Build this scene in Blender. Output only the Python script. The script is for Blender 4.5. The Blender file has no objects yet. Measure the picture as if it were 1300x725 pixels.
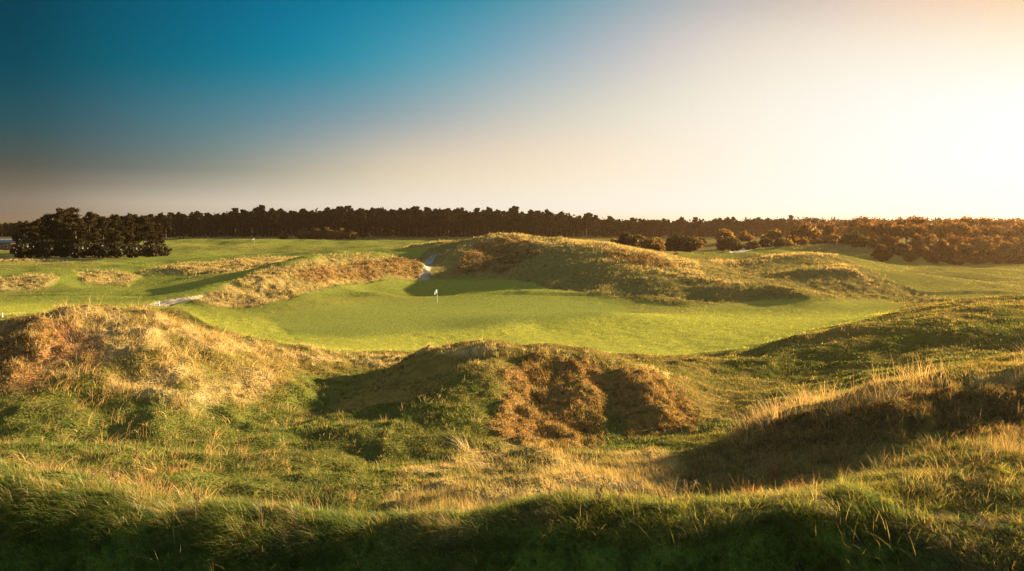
import bpy, math, random
import numpy as np
from math import radians as R

rng = np.random.default_rng(7)
random.seed(7)
SC = bpy.context.scene
COL = SC.collection
F, HZ = 1020.0, 278.0
PITCH = math.atan((362.5 - HZ) / F)
CZ = 12.0
SUN_AZ, SUN_EL = 62.0, 11.0
EXPO = 2.62
HAZE = .00014

# ------------------------------------------------------------------ helpers
def place(px, py, Y):
    """world point that lies Y metres ahead, for a direction measured in the photograph"""
    cx = (px - 650) / F; cy = (362.5 - py) / F
    cp, sp = math.cos(PITCH), math.sin(PITCH)
    dy = cp + cy * sp; dz = -sp + cy * cp
    return (cx * Y / dy, Y, CZ + dz * Y / dy)

def project(x, y, z):
    cp, sp = math.cos(PITCH), math.sin(PITCH)
    f = y * cp - (z - CZ) * sp
    u = y * sp + (z - CZ) * cp
    f = np.maximum(f, 0.01)
    return 650 + F * x / f, 362.5 - F * u / f

def _hash(ix, iy, seed):
    h = (ix.astype(np.int64) * 374761393 + iy.astype(np.int64) * 668265263 + seed * 974634777) & 0x7fffffff
    h = ((h ^ (h >> 13)) * 1274126177) & 0x7fffffff
    return ((h ^ (h >> 16)) & 0xffff) / 65535.0

def vnoise(x, y, seed=0):
    ix = np.floor(x); iy = np.floor(y)
    fx = x - ix; fy = y - iy
    fx = fx * fx * fx * (fx * (fx * 6 - 15) + 10); fy = fy * fy * fy * (fy * (fy * 6 - 15) + 10)
    a = _hash(ix, iy, seed); b = _hash(ix + 1, iy, seed); c = _hash(ix, iy + 1, seed); d = _hash(ix + 1, iy + 1, seed)
    return (a * (1 - fx) + b * fx) * (1 - fy) + (c * (1 - fx) + d * fx) * fy

def fbm(x, y, seed=0, octv=4, gain=.5):
    s = np.zeros_like(x); a = 1.0; t = 0
    for k in range(octv):
        ca, sa = math.cos(.6 + k), math.sin(.6 + k)
        s += a * (vnoise((x * ca - y * sa) * 2 ** k + 17.3 * k, (x * sa + y * ca) * 2 ** k + 9.1 * k, seed + k) - .5)
        t += a; a *= gain
    return s / t * 2            # about -1..1

def sstep(a, b, x):
    t = np.clip((x - a) / (b - a), 0, 1)
    return t * t * (3 - 2 * t)

# ------------------------------------------------------------------ terrain shape
OFF = 20.0
ctrl = []
def line(*pts, n=3):
    """ridge, foot or flat line; points are (direction x, direction y, metres ahead)"""
    w = [place(*p) for p in pts]
    for a, b in zip(w[:-1], w[1:]):
        for k in range(n):
            t = k / n
            ctrl.append(tuple(a[i] * (1 - t) + b[i] * t for i in range(3)))
    ctrl.append(w[-1])
def wpt(*pts):
    ctrl.extend(pts)

# near ground round the camera and the foreground crest
wpt((0, -3, 10.4), (6, -3, 10.2), (-6, -3, 10.0), (14, -2, 10.0), (-14, -2, 9.6), (0, 3, 7.6), (6, 3, 7.8), (-6, 3, 7.2),
    (14, 4, 7.6), (-14, 4, 7.5), (0, 8, 4.9), (4, 8, 5.0), (-4, 8, 4.8), (9, 8, 5.2), (-9, 8, 4.8), (16, 9, 6.2), (-16, 9, 5.5), (24, 0, 10), (-24, 0, 8),
    (22, 12, 7), (22, 20, 8.6), (-22, 14, 6.5), (-24, 26, 6), (-30, 40, 6), (30, 30, 8.5), (36, 45, 6), (45, 60, 5), (-40, 60, 2))
line((-150, 634, 14), (0, 656, 14), (100, 668, 14), (200, 684, 14), (320, 694, 14), (430, 684, 14.1), (520, 682, 14.2), (650, 686, 14.2), (800, 684, 14.2),
     (900, 680, 14.2), (980, 650, 14.8), (1060, 618, 15.4), (1150, 603, 15.9), (1230, 588, 16.2), (1300, 580, 16.4), (1450, 570, 16.5))
line((-150, 742, 13.35), (0, 742, 13.35), (200, 748, 13.45), (430, 748, 13.45), (650, 748, 13.45), (850, 746, 13.4), (1000, 742, 13.1), (1150, 740, 12.8), (1300, 735, 12.5), (1450, 730, 12.4), n=4)
line((960, 676, 13.8), (1040, 672, 13.8), (1120, 672, 13.8), (1210, 664, 13.9), (1300, 662, 14), (1450, 655, 14))
wpt(*[(x, 12.2, 4.75 + .02 * max(x, 0)) for x in (-12, -9, -6, -3, 0, 3, 6)], (9, 11.4, 5.4), (12, 11, 5.6))
# behind the crest
line((-150, 600, 18), (0, 612, 18), (130, 612, 18), (250, 625, 17.5), (330, 650, 17.5), (450, 652, 17.5), (650, 650, 17.5), (800, 646, 18), (900, 644, 18), (960, 620, 18))
line((-150, 575, 25), (0, 584, 25), (120, 586, 25), (230, 590, 25), (330, 594, 25), (430, 605, 23), (560, 616, 22), (700, 612, 23), (820, 607, 23), (900, 606, 22))
# left mound
line((-150, 470, 38), (0, 440, 39), (29, 426, 40), (64, 414, 41), (83, 402, 42), (120, 396, 43), (165, 392, 44), (206, 396, 45), (250, 420, 47), (294, 432, 49), (343, 444, 52), (392, 452, 55), (440, 454, 58), (490, 456, 60))
line((0, 485, 33), (80, 474, 35), (160, 466, 36.5), (240, 470, 37.5), (310, 478, 40), (370, 486, 42))
line((0, 548, 29.5), (110, 542, 31), (210, 540, 32), (300, 545, 33))
line((430, 496, 46.3), (415, 533, 36.3), (390, 570, 29.4)); line((475, 478, 50.5), (460, 515, 40), (440, 557, 31.2))
line((0, 408, 68), (80, 400, 73), (170, 402, 72), (260, 412, 72), (340, 432, 70), (400, 442, 72), (480, 446, 71))
# central mound
line((500, 466, 52), (540, 456, 49), (580, 449, 47), (620, 441, 46), (655, 440, 45.5), (700, 444, 45.5), (750, 452, 45.5), (790, 461, 45.5), (834, 472, 46), (866, 492, 44), (884, 515, 41))
line((580, 448, 58), (655, 443, 58), (740, 451, 56), (830, 456, 58))                       # its flat top and back
line((630, 466, 42), (626, 492, 39), (614, 520, 36.5), (600, 552, 33.5), (590, 580, 30))  # spur
line((550, 480, 44), (520, 510, 39), (490, 545, 33.5), (470, 580, 28))                    # left flank
line((680, 480, 42.5), (680, 520, 39.5), (690, 555, 35.8)); line((730, 480, 43), (735, 515, 40.5), (745, 550, 36.5))
line((765, 478, 44.5), (772, 510, 42), (780, 541, 38.5))                                   # gully
line((800, 478, 44), (825, 500, 42.3), (850, 524, 40))                                     # second spur
line((640, 592, 29.5), (700, 582, 31), (770, 568, 33.5), (830, 556, 35.5), (884, 546, 37))
# valley to the right of it
line((900, 470, 53), (905, 500, 45.5), (905, 535, 38), (905, 570, 30), (900, 595, 25))
line((866, 455, 61), (905, 456, 62), (939, 449, 66))
line((880, 446, 75), (760, 446, 74), (650, 446, 73), (560, 446, 73))
# big right dune: front crest, face, back crest
line((950, 446, 66), (964, 440, 66), (1013, 426, 66), (1072, 417, 65), (1140, 411, 64), (1209, 406, 63), (1300, 407, 62), (1450, 408, 60))
line((970, 475, 54), (1040, 465, 54), (1120, 458, 53), (1210, 450, 51), (1300, 445, 50))
line((960, 512, 42), (1030, 500, 42), (1100, 486, 41), (1200, 470, 38), (1300, 460, 36))
line((1085, 411, 80), (1120, 400, 83), (1160, 392, 85), (1218, 382, 86), (1277, 377, 87), (1300, 378, 87), (1450, 382, 85))
line((1040, 408, 93), (1100, 398, 100), (1153, 389, 109), (1230, 374, 125), (1300, 374, 125))
# near right marram ridge
line((930, 566, 29), (964, 548, 28.2), (1013, 530, 27.2), (1062, 518, 26.7), (1101, 508, 26.3), (1160, 493, 25.8), (1209, 488, 25.4), (1300, 480, 25), (1450, 470, 24))
line((940, 596, 24.8), (979, 592, 23.8), (1062, 577, 22.8), (1160, 573, 21.8), (1300, 566, 20.6), (1450, 560, 20))
line((960, 540, 34), (1040, 508, 34), (1120, 490, 33), (1209, 478, 32), (1300, 470, 31))
# the green and its surrounds
for px in (330, 450, 560, 680, 800, 900):
    line((px, 434, 80), (px, 415, 90), (px, 397, 104), (px, 384, 117), n=1)
line((950, 425, 83), (980, 410, 93), (1010, 397, 104), n=1); line((250, 400, 100), (300, 396, 104), n=1); line((1050, 396, 104), (1090, 389, 111), n=1)
line((640, 409, 90), (700, 403, 93), (760, 396, 97), (800, 400, 95), n=2)               # apron crest
line((580, 372, 128), (690, 370, 130), (480, 372, 130), (420, 376, 125), n=2)
# middle left bank
line((258, 376, 108), (264, 369, 112), (290, 361, 117), (320, 355, 124), (368, 343, 134), (421, 335, 146), (462, 327, 158), (508, 326, 165), (530, 329, 167), n=2)
line((262, 386, 109), (327, 389, 108), (365, 378, 117), (416, 362, 136), (442, 357, 145), (498, 357, 154), (531, 356, 160), n=2)
line((250, 368, 128), (330, 345, 152), (420, 331, 176), (510, 324, 196), n=2)
# notch for the path, big far dune
line((537, 354, 161), (541, 342, 170), (546, 331, 182), (552, 322, 196), n=1)
line((556, 338, 168), (560, 324, 178), (574, 314, 186), (599, 306, 192), (617, 299, 196), (650, 296, 196), (665, 300, 194), (686, 306, 188), (716, 308, 182), (754, 306, 178), (772, 310, 174), (805, 316, 168), (828, 324, 162), (856, 330, 156), (879, 335, 150), (892, 349, 140), n=2)
line((700, 318, 168), (752, 329, 156), (792, 336, 148), (843, 344, 139), (884, 350, 133), (909, 355, 129), (945, 360, 124), (970, 362, 121), (1000, 367, 117), (1025, 376, 113), n=2)
line((560, 349, 165), (640, 352, 160), (691, 364, 140), (749, 373, 127), (818, 378, 121), (868, 383, 115), (930, 384, 114), (990, 382, 116), n=2)
line((640, 330, 175), (700, 340, 156), (770, 352, 138)); line((600, 305, 225), (660, 304, 228), (740, 310, 220), (820, 318, 205), (900, 332, 180), n=2)
# lower mounds on the right
line((1010, 372, 122), (1046, 375, 122), (1100, 378, 121), n=2)
line((1000, 351, 136), (1030, 345, 137), (1051, 340, 138), (1071, 337, 139), (1082, 340, 138), (1097, 352, 134), (1117, 368, 128), n=2)
line((940, 346, 150), (975, 344, 152)); line((925, 339, 164), (970, 328, 170), (995, 323, 174), (1028, 321, 175), (1061, 325, 173), n=2)
line((885, 336, 184), (914, 331, 188), (939, 335, 186), (970, 331, 190), n=1)
line((1180, 370, 130), (1300, 362, 140), n=1); line((1150, 348, 170), (1300, 345, 180), n=1); line((1120, 336, 214), (1300, 336, 214), (1450, 336, 214), n=2)
line((900, 322, 235), (950, 316, 240), (1000, 313, 238), (1050, 309, 236), (1100, 313, 228), (1140, 326, 215)); line((1000, 324, 200), (1080, 326, 195)); line((930, 308, 330), (1000, 303, 330), (1060, 302, 320))
# left fairways
line((0, 398, 84), (110, 390, 97), n=1); line((0, 380, 115), (120, 376, 120), (210, 378, 118), n=2); line((-200, 380, 115), (-200, 340, 190))
line((0, 352, 150), (40, 351, 152), (75, 353, 150), n=1); line((0, 370, 136), (60, 368, 140), n=1)
line((98, 347, 170), (140, 343, 174), (178, 347, 174), n=1); line((100, 360, 150), (180, 357, 158), n=1)
line((40, 338, 205), (100, 336, 210), (190, 334, 214), n=1)
line((200, 338, 184), (280, 333, 192), (360, 330, 200), n=2)
for px in (0, 150, 300, 450, 900, 1000, 1100, 1300):
    line((px, 319, 298), (px, 310, 382), (px, 302.5, 500), n=1)
wpt(*[(x, y, 0) for y in (700, 1000, 2000) for x in (-800, -300, 0, 300, 800)], *[(x, y, 0) for y in (200, 400) for x in (-260, 300, 420, -400)], (-120, 100, 0), (150, 120, 0), (90, 90, 2))

C = np.array(ctrl)
def uv(x, y):
    return x / (y + OFF), np.log(y + OFF)
CU, CV = uv(C[:, 0], C[:, 1])
def kern(d2):
    return -np.power(d2 + 1e-9, .8)
n = len(C)
A = np.zeros((n + 3, n + 3))
A[:n, :n] = kern((CU[:, None] - CU[None]) ** 2 + (CV[:, None] - CV[None]) ** 2) + 2e-4 * np.eye(n)
A[:n, n] = 1; A[:n, n + 1] = CU; A[:n, n + 2] = CV; A[n:, :n] = A[:n, n:].T
sol = np.linalg.solve(A, np.concatenate([C[:, 2], [0, 0, 0]]))
def rbf(u, v):
    out = np.empty(u.size)
    uf, vf = u.ravel(), v.ravel()
    for s in range(0, u.size, 8000):
        a, b = uf[s:s + 8000], vf[s:s + 8000]
        k = kern((a[:, None] - CU[None]) ** 2 + (b[:, None] - CV[None]) ** 2)
        out[s:s + 8000] = k @ sol[:n] + sol[n] + sol[n + 1] * a + sol[n + 2] * b
    return out.reshape(u.shape)

us = np.concatenate([np.linspace(-1.5, -.66, 60)[:-1], np.linspace(-.66, .66, 760), np.linspace(.66, 1.5, 60)[1:]])
vs = np.concatenate([np.linspace(math.log(15), math.log(29), 40)[:-1], np.linspace(math.log(29), math.log(330), 520), np.linspace(math.log(330), math.log(3000), 110)[1:]])
NU, NV = len(us), len(vs)
cu, cv = us[::4].tolist(), vs[::3].tolist()
if cu[-1] != us[-1]: cu.append(us[-1])
if cv[-1] != vs[-1]: cv.append(vs[-1])
cu, cv = np.array(cu), np.array(cv)
cg = rbf(*np.meshgrid(cu, cv))
tmp = np.array([np.interp(us, cu, row) for row in cg])
Z0 = np.array([np.interp(vs, cv, tmp[:, j]) for j in range(NU)]).T
# soften the coarse interpolation
for _ in range(2):
    Z0[1:-1, 1:-1] = (Z0[1:-1, 1:-1] * 4 + Z0[:-2, 1:-1] + Z0[2:, 1:-1] + Z0[1:-1, :-2] + Z0[1:-1, 2:]) / 8
U, V = np.meshgrid(us, vs)
GY = np.exp(V) - OFF
GX = U * (GY + OFF)
far = sstep(420, 620, GY)
Z0 = Z0 * (1 - far)

# ------------------------------------------------------------------ what grows where (albedo masks, laid out on the ground)
PX, PY = project(GX, np.maximum(GY, .5), Z0)
def poly(pts, y0, y1, feather=4.0, wob=3.0, seed=1):
    """0..1 mask of the ground inside an outline, between two distances"""
    p = np.array(pts, float)
    m = np.zeros_like(Z0)
    sel = (GY > y0) & (GY < y1) & (PX > p[:, 0].min() - 40) & (PX < p[:, 0].max() + 40) & (PY > p[:, 1].min() - 40) & (PY < p[:, 1].max() + 40)
    if not sel.any(): return m
    x = PX[sel]; y = PY[sel]
    gx, gy = GX[sel], GY[sel]
    sc = 18.0 / np.maximum(gy, 8)
    x = x + wob * 2 * fbm(gx * sc * .8, gy * sc * .8, seed + 40, 3); y = y + wob * fbm(gx * sc * .8, gy * sc * .8, seed + 60, 3)
    inside = np.zeros(x.shape, bool); dist = np.full(x.shape, 1e9)
    for (ax, ay), (bx, by) in zip(p, np.roll(p, -1, 0)):
        c = ((ay > y) != (by > y)) & (x < (bx - ax) * (y - ay) / ((by - ay) if by != ay else 1e-9) + ax)
        inside ^= c
        t = np.clip(((x - ax) * (bx - ax) + (y - ay) * (by - ay)) / ((bx - ax) ** 2 + (by - ay) ** 2 + 1e-9), 0, 1)
        dist = np.minimum(dist, np.hypot(x - ax - t * (bx - ax), y - ay - t * (by - ay)))
    sd = np.where(inside, dist, -dist)
    m[sel] = sstep(-feather, feather, sd)
    return m
def union(*ms):
    o = np.zeros_like(Z0)
    for m in ms: o = np.maximum(o, m)
    return o

m_mown = union(
    poly([(215, 384), (300, 392), (360, 380), (415, 363), (470, 358), (540, 356), (640, 353), (690, 364), (749, 374), (868, 388), (960, 382), (1120, 380), (1155, 388), (1090, 408), (1013, 424), (950, 444), (860, 452), (740, 450), (650, 447), (560, 447), (430, 449), (340, 440), (270, 412)], 60, 175, 3, 1),
    poly([(-600, 300), (560, 300), (530, 326), (300, 360), (262, 372), (230, 392), (-600, 425)], 60, 460, 3, 1),
    poly([(850, 306), (1100, 322), (1300, 333), (1900, 333), (1900, 380), (1230, 385), (1160, 374), (1110, 345), (1080, 330), (1060, 326), (990, 322), (930, 327), (860, 324)], 110, 235, 3, 2))
m_green = poly([(340, 402), (420, 388), (500, 380), (640, 376), (760, 383), (800, 396), (740, 404), (600, 416), (460, 428), (370, 424)], 76, 135, 5, .6)
m_tan = union(
    poly([(-10, 318), (60, 316), (190, 314), (215, 309), (214, 315), (60, 322), (-10, 322)], 215, 300, 1, 1),
    poly([(-20, 353), (40, 351), (76, 355), (60, 366), (-20, 369)], 120, 200, 3, 4), poly([(96, 349), (140, 343), (176, 347), (160, 357), (105, 358)], 130, 220, 3, 4),
    poly([(175, 343), (250, 334), (330, 328), (400, 326), (470, 325), (420, 333), (360, 340), (300, 347), (220, 347)], 150, 240, 4, 5),
    poly([(900, 332), (914, 328), (939, 333), (970, 327), (995, 322), (1028, 320), (1062, 324), (1062, 328), (1028, 325), (995, 327), (970, 333), (939, 339)], 140, 200, 1, 1), poly([(1030, 345), (1051, 339), (1071, 336), (1083, 339), (1117, 368), (1105, 366), (1080, 345), (1051, 344)], 110, 155, 1, 1),
    poly([(310, 352), (340, 342), (420, 328), (470, 325), (470, 330), (400, 342), (330, 356)], 110, 200, 2, 2), 
    poly([(-20, 324), (60, 326), (170, 320), (175, 325), (80, 331), (-20, 332)], 200, 300, 1, 1),
    poly([(255, 380), (290, 361), (370, 341), (430, 333), (520, 325), (534, 330), (534, 355), (440, 357), (390, 368), (330, 389), (275, 388)], 95, 185, 4, 5),
    poly([(560, 324), (600, 304), (650, 293), (690, 303), (760, 303), (830, 320), (885, 333), (893, 350), (850, 341), (800, 326), (740, 312), (690, 309), (650, 302), (600, 312)], 125, 215, 2, 2), poly([(740, 327), (792, 335), (843, 343), (884, 349), (945, 359), (945, 362), (884, 353), (843, 347), (780, 337)], 112, 160, 1, 1),
    poly([(470, 312), (500, 304), (560, 303), (575, 306), (540, 315)], 215, 380, 1, 1),
    poly([(0, 470), (0, 428), (64, 410), (165, 388), (250, 415), (300, 428), (330, 440), (280, 452), (200, 445), (130, 460), (60, 470)], 28, 62, 8, 10),
    poly([(120, 480), (200, 470), (290, 470), (350, 478), (340, 492), (280, 505), (250, 530), (215, 530), (180, 500)], 24, 52, 8, 14),
    poly([(340, 440), (440, 450), (520, 455), (600, 441), (650, 437), (650, 442), (560, 455), (480, 464), (400, 459)], 42, 75, 2.5, 3),
    poly([(930, 560), (1000, 520), (1100, 496), (1210, 478), (1320, 470), (1320, 490), (1210, 497), (1100, 520), (1010, 545), (950, 580)], 18, 36, 6, 6),
    poly([(560, 570), (700, 575), (840, 566), (870, 590), (860, 640), (700, 640), (520, 650), (480, 630)], 14, 36, 10, 14))
m_heath = union(
    poly([(640, 475), (680, 450), (750, 458), (770, 490), (760, 550), (700, 585), (640, 560), (620, 540), (650, 500)], 27, 48, 8, 10),
    poly([(775, 470), (834, 470), (882, 510), (884, 544), (800, 548), (775, 510)], 34, 50, 5, 6),
    poly([(940, 590), (985, 555), (1062, 528), (1160, 505), (1320, 490), (1320, 562), (1160, 570), (1062, 578), (985, 592)], 16, 30, 6, 8),
    poly([(-10, 440), (20, 424), (64, 418), (80, 440), (50, 472), (-10, 482)], 26, 47, 6, 8),
    poly([(370, 345), (420, 335), (530, 328), (530, 352), (440, 354), (400, 358)], 120, 180, 2, 3),
    poly([(570, 340), (600, 310), (660, 300), (690, 320), (640, 348), (575, 350)], 150, 205, 2, 3),
    poly([(760, 312), (830, 325), (870, 342), (780, 330)], 140, 190, 2, 3))
m_path = union(
    poly([(183, 389), (200, 383), (225, 379), (252, 375), (262, 373), (258, 377), (235, 382), (214, 389)], 85, 140, .7, .4),
    poly([(530, 355), (536, 343), (540, 330), (548, 322), (556, 321), (549, 331), (546, 343), (544, 355)], 140, 205, .7, .5))
m_strip = union(poly([(1110, 343), (1200, 346), (1290, 352), (1250, 356), (1160, 351)], 140, 230, 2.5, 5), poly([(1160, 362), (1300, 360), (1400, 362), (1400, 367), (1290, 369)], 110, 170, 2.5, 5),
    poly([(0, 374), (120, 362), (300, 352), (290, 356), (130, 368), (0, 381)], 100, 180, 2, 3), poly([(200, 316), (420, 312), (560, 310), (420, 316), (220, 320)], 215, 420, 1.5, 2), poly([(-100, 338), (80, 336), (200, 334), (90, 340), (-100, 342)], 180, 240, 1.5, 2))
m_bunk = union(poly([(925, 318), (940, 314), (962, 310), (968, 314), (945, 318), (930, 320)], 215, 420, .6, .6), poly([(852, 317), (868, 316), (874, 319), (858, 320)], 215, 420, .6, .4),
               poly([(986, 305), (1000, 303), (1006, 306), (990, 307)], 215, 480, .6, .4))
m_mown = m_mown * (1 - np.maximum(m_tan, m_heath)) * (1 - m_path)
rough = np.clip(1 - m_mown, 0, 1)
near = 1 - sstep(90, 240, GY)

# hummocks and tussocks, only where the ground is rough
hum = fbm(GX * .55, GY * .55, 3, 4) * .30 + fbm(GX * 1.9, GY * 1.9, 11, 3) * .11
fine = fbm(GX * .16, GY * .16, 23, 3)
shape_near = sstep(9, 17, GY)
Z = Z0 + rough * (hum * (.55 + .75 * np.maximum(m_tan, m_heath)) * near * (.5 + .5 * shape_near) + fine * .45 * near * shape_near)
lum = fbm(GX * .33, GY * .33, 29, 3)
Z += rough * near * shape_near * (1 - sstep(60, 90, GY)) * lum * np.where(GX < -5, .5, .22) * (1 + m_heath)
mid_ = sstep(95, 125, GY) * (1 - sstep(235, 270, GY)) * rough
Z += mid_ * np.where(GX > 12, .38, .85) * (fbm(GX * .15, GY * .15, 37, 3) * .9 + np.maximum(fbm(GX * .42, GY * .42, 39, 3), 0) * .8 - .15)
Z += m_heath * near * np.abs(fbm(GX * 1.1, GY * 1.1, 31, 3)) * .42
Z += (1 - m_green) * m_mown * fbm(GX * .9, GY * .9, 53, 3) * .05 * near
Z += (1 - m_green) * m_mown * fbm(GX * .06, GY * .06, 51, 3) * np.where(GY < 125, .22, 1.05) * (1 - far)
Z += sstep(225, 300, GY) * (1 - far) * fbm(GX * .035, GY * .022, 57, 3) * 1.3
Z -= m_path * .12 + m_bunk * .3

def grid_index(x, y):
    u, v = uv(x, y)
    fi = np.interp(u, us, np.arange(NU)); fj = np.interp(v, vs, np.arange(NV))
    i = np.minimum(fi.astype(int), NU - 2); j = np.minimum(fj.astype(int), NV - 2)
    return i, j, fi - i, fj - j
def sample(arr, x, y):
    i, j, a, b = grid_index(x, y)
    if arr.ndim == 3: a = a[:, None]; b = b[:, None]
    return (arr[j, i] * (1 - a) + arr[j, i + 1] * a) * (1 - b) + (arr[j + 1, i] * (1 - a) + arr[j + 1, i + 1] * a) * b
def ground_z(x, y):
    return float(sample(Z, np.array([x], float), np.array([y], float))[0])
def on_ground(px, py, y0=10.0):
    """the first ground point met in a direction"""
    ys = np.exp(np.linspace(math.log(y0), math.log(700), 3000))
    w = np.array(place(px, py, 1.0)) - np.array([0, 0, CZ])
    xs, zs = w[0] * ys, CZ + w[2] * ys
    below = np.nonzero(zs <= sample(Z, xs, ys))[0]
    k = below[0] if len(below) else len(ys) - 1
    return float(xs[k]), float(ys[k]), float(sample(Z, xs[k:k + 1], ys[k:k + 1])[0])

# ground colours
def colour(c): return np.array(c)[None, None, :]
def mix(a, b, m): return a * (1 - m[..., None]) + b * m[..., None]
big = fbm(GX * .12, GY * .12, 71, 4)
med = fbm(GX * .7, GY * .7, 81, 3)
ALB = np.broadcast_to(colour((.085, .082, .018)), Z.shape + (3,)).copy()
ALB = mix(ALB, colour((.18, .125, .034)), sstep(-.35, .45, big + .4 * med))
ALB = mix(ALB, colour((.20, .21, .04)), m_mown)
ALB = mix(ALB, colour((.29, .25, .055)), m_mown * sstep(-.1, .6, fbm(GX * .05, GY * .035, 91, 3)) * .8)
ALB = mix(ALB, colour((.37, .345, .055)), m_mown * (1 - sstep(96, 108, GY)) * sstep(60, 70, GY))  # brighter apron: sun on this slope put into the turf colour
ALB = mix(ALB, colour((.25, .255, .052)), m_green)
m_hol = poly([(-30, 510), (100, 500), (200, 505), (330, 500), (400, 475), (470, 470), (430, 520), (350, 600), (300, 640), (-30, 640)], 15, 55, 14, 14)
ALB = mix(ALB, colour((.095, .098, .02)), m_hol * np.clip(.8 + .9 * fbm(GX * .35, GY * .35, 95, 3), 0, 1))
m_ol = poly([(1060, 320), (1300, 330), (1900, 330), (1900, 390), (1230, 388), (1150, 376), (1090, 350)], 105, 260, 8, 6)
ALB = mix(ALB, colour((.20, .155, .045)), m_ol * .55)
ALB = mix(ALB, colour((.36, .255, .105)), m_tan * np.clip(np.where(GY < 62, .44, .7) + 1.0 * med + .6 * big, 0, 1))
ALB = mix(ALB, colour((.27, .125, .05)), poly([(-20, 480), (-20, 430), (60, 415), (130, 425), (110, 470), (50, 490)], 25, 50, 14, 14) * np.clip(.7 + med, 0, 1))
ALB = mix(ALB, colour((.20, .155, .05)), sstep(95, 130, GY) * rough * .75)
ALB = mix(ALB, colour((.17, .125, .04)), m_strip * .7 * np.clip(.6 + med, 0, 1))
ALB = mix(ALB, colour((.19, .105, .034)), m_heath * np.clip(.8 + .5 * med, 0, 1))
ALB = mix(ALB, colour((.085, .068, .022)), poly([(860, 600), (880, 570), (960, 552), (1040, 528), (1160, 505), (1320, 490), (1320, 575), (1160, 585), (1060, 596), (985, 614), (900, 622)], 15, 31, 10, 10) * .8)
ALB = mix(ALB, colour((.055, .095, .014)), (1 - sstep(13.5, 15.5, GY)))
ALB = mix(ALB, colour((.40, .31, .25)), m_path * np.clip(.8 + .5 * med, .4, 1))
ALB = mix(ALB, colour((.55, .42, .30)), m_bunk)

# ------------------------------------------------------------------ materials
def new_mat(name):
    m = bpy.data.materials.new(name); m.use_nodes = True
    nt = m.node_tree; nt.nodes.clear()
    out = nt.nodes.new('ShaderNodeOutputMaterial')
    return m, nt, out
def N(nt, t, **kw):
    n_ = nt.nodes.new(t)
    for k, v in kw.items(): setattr(n_, k, v)
    return n_

def ground_mat(name, jitter=1.6, trans=.25, spread=.35):
    """turf: each point shows the side of some leaf blade, so its normal is scattered; a little light passes through the blades"""
    m, nt, out = new_mat(name); L = nt.links.new
    att = N(nt, 'ShaderNodeAttribute', attribute_name='albedo')
    geo = N(nt, 'ShaderNodeNewGeometry')
    nz = N(nt, 'ShaderNodeTexNoise'); nz.inputs['Scale'].default_value = 9; nz.inputs['Detail'].default_value = 3
    L(geo.outputs['Position'], nz.inputs['Vector'])
    nz2 = N(nt, 'ShaderNodeTexNoise'); nz2.inputs['Scale'].default_value = 1.3; nz2.inputs['Detail'].default_value = 4
    L(geo.outputs['Position'], nz2.inputs['Vector'])
    add = N(nt, 'ShaderNodeMath', operation='ADD'); L(nz.outputs['Fac'], add.inputs[0]); L(nz2.outputs['Fac'], add.inputs[1])
    mp = N(nt, 'ShaderNodeMapRange'); L(add.outputs[0], mp.inputs['Value'])
    mp.inputs['From Min'].default_value = .6; mp.inputs['From Max'].default_value = 1.4
    mp.inputs['To Min'].default_value = 1 - spread; mp.inputs['To Max'].default_value = 1 + spread
    vm = N(nt, 'ShaderNodeVectorMath', operation='SCALE'); L(att.outputs['Color'], vm.inputs[0]); L(mp.outputs[0], vm.inputs['Scale'])
    wn = N(nt, 'ShaderNodeTexNoise'); wn.inputs['Scale'].default_value = 14; wn.inputs['Detail'].default_value = 2
    L(geo.outputs['Position'], wn.inputs['Vector'])
    sub = N(nt, 'ShaderNodeVectorMath', operation='SUBTRACT'); L(wn.outputs['Color'], sub.inputs[0]); sub.inputs[1].default_value = (.5, .5, .5)
    flat = N(nt, 'ShaderNodeVectorMath', operation='MULTIPLY'); L(sub.outputs[0], flat.inputs[0]); flat.inputs[1].default_value = (jitter * 2.6, jitter * 2.6, 0)
    ad = N(nt, 'ShaderNodeVectorMath', operation='ADD'); L(geo.outputs['Normal'], ad.inputs[0]); L(flat.outputs[0], ad.inputs[1])
    nm = N(nt, 'ShaderNodeVectorMath', operation='NORMALIZE'); L(ad.outputs[0], nm.inputs[0])
    df = N(nt, 'ShaderNodeBsdfDiffuse'); L(vm.outputs[0], df.inputs['Color']); L(nm.outputs[0], df.inputs['Normal'])
    tr = N(nt, 'ShaderNodeBsdfTranslucent'); L(vm.outputs[0], tr.inputs['Color']); L(nm.outputs[0], tr.inputs['Normal'])
    mx = N(nt, 'ShaderNodeMixShader'); mx.inputs[0].default_value = trans
    L(df.outputs[0], mx.inputs[1]); L(tr.outputs[0], mx.inputs[2]); L(mx.outputs[0], out.inputs['Surface'])
    return m

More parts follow.
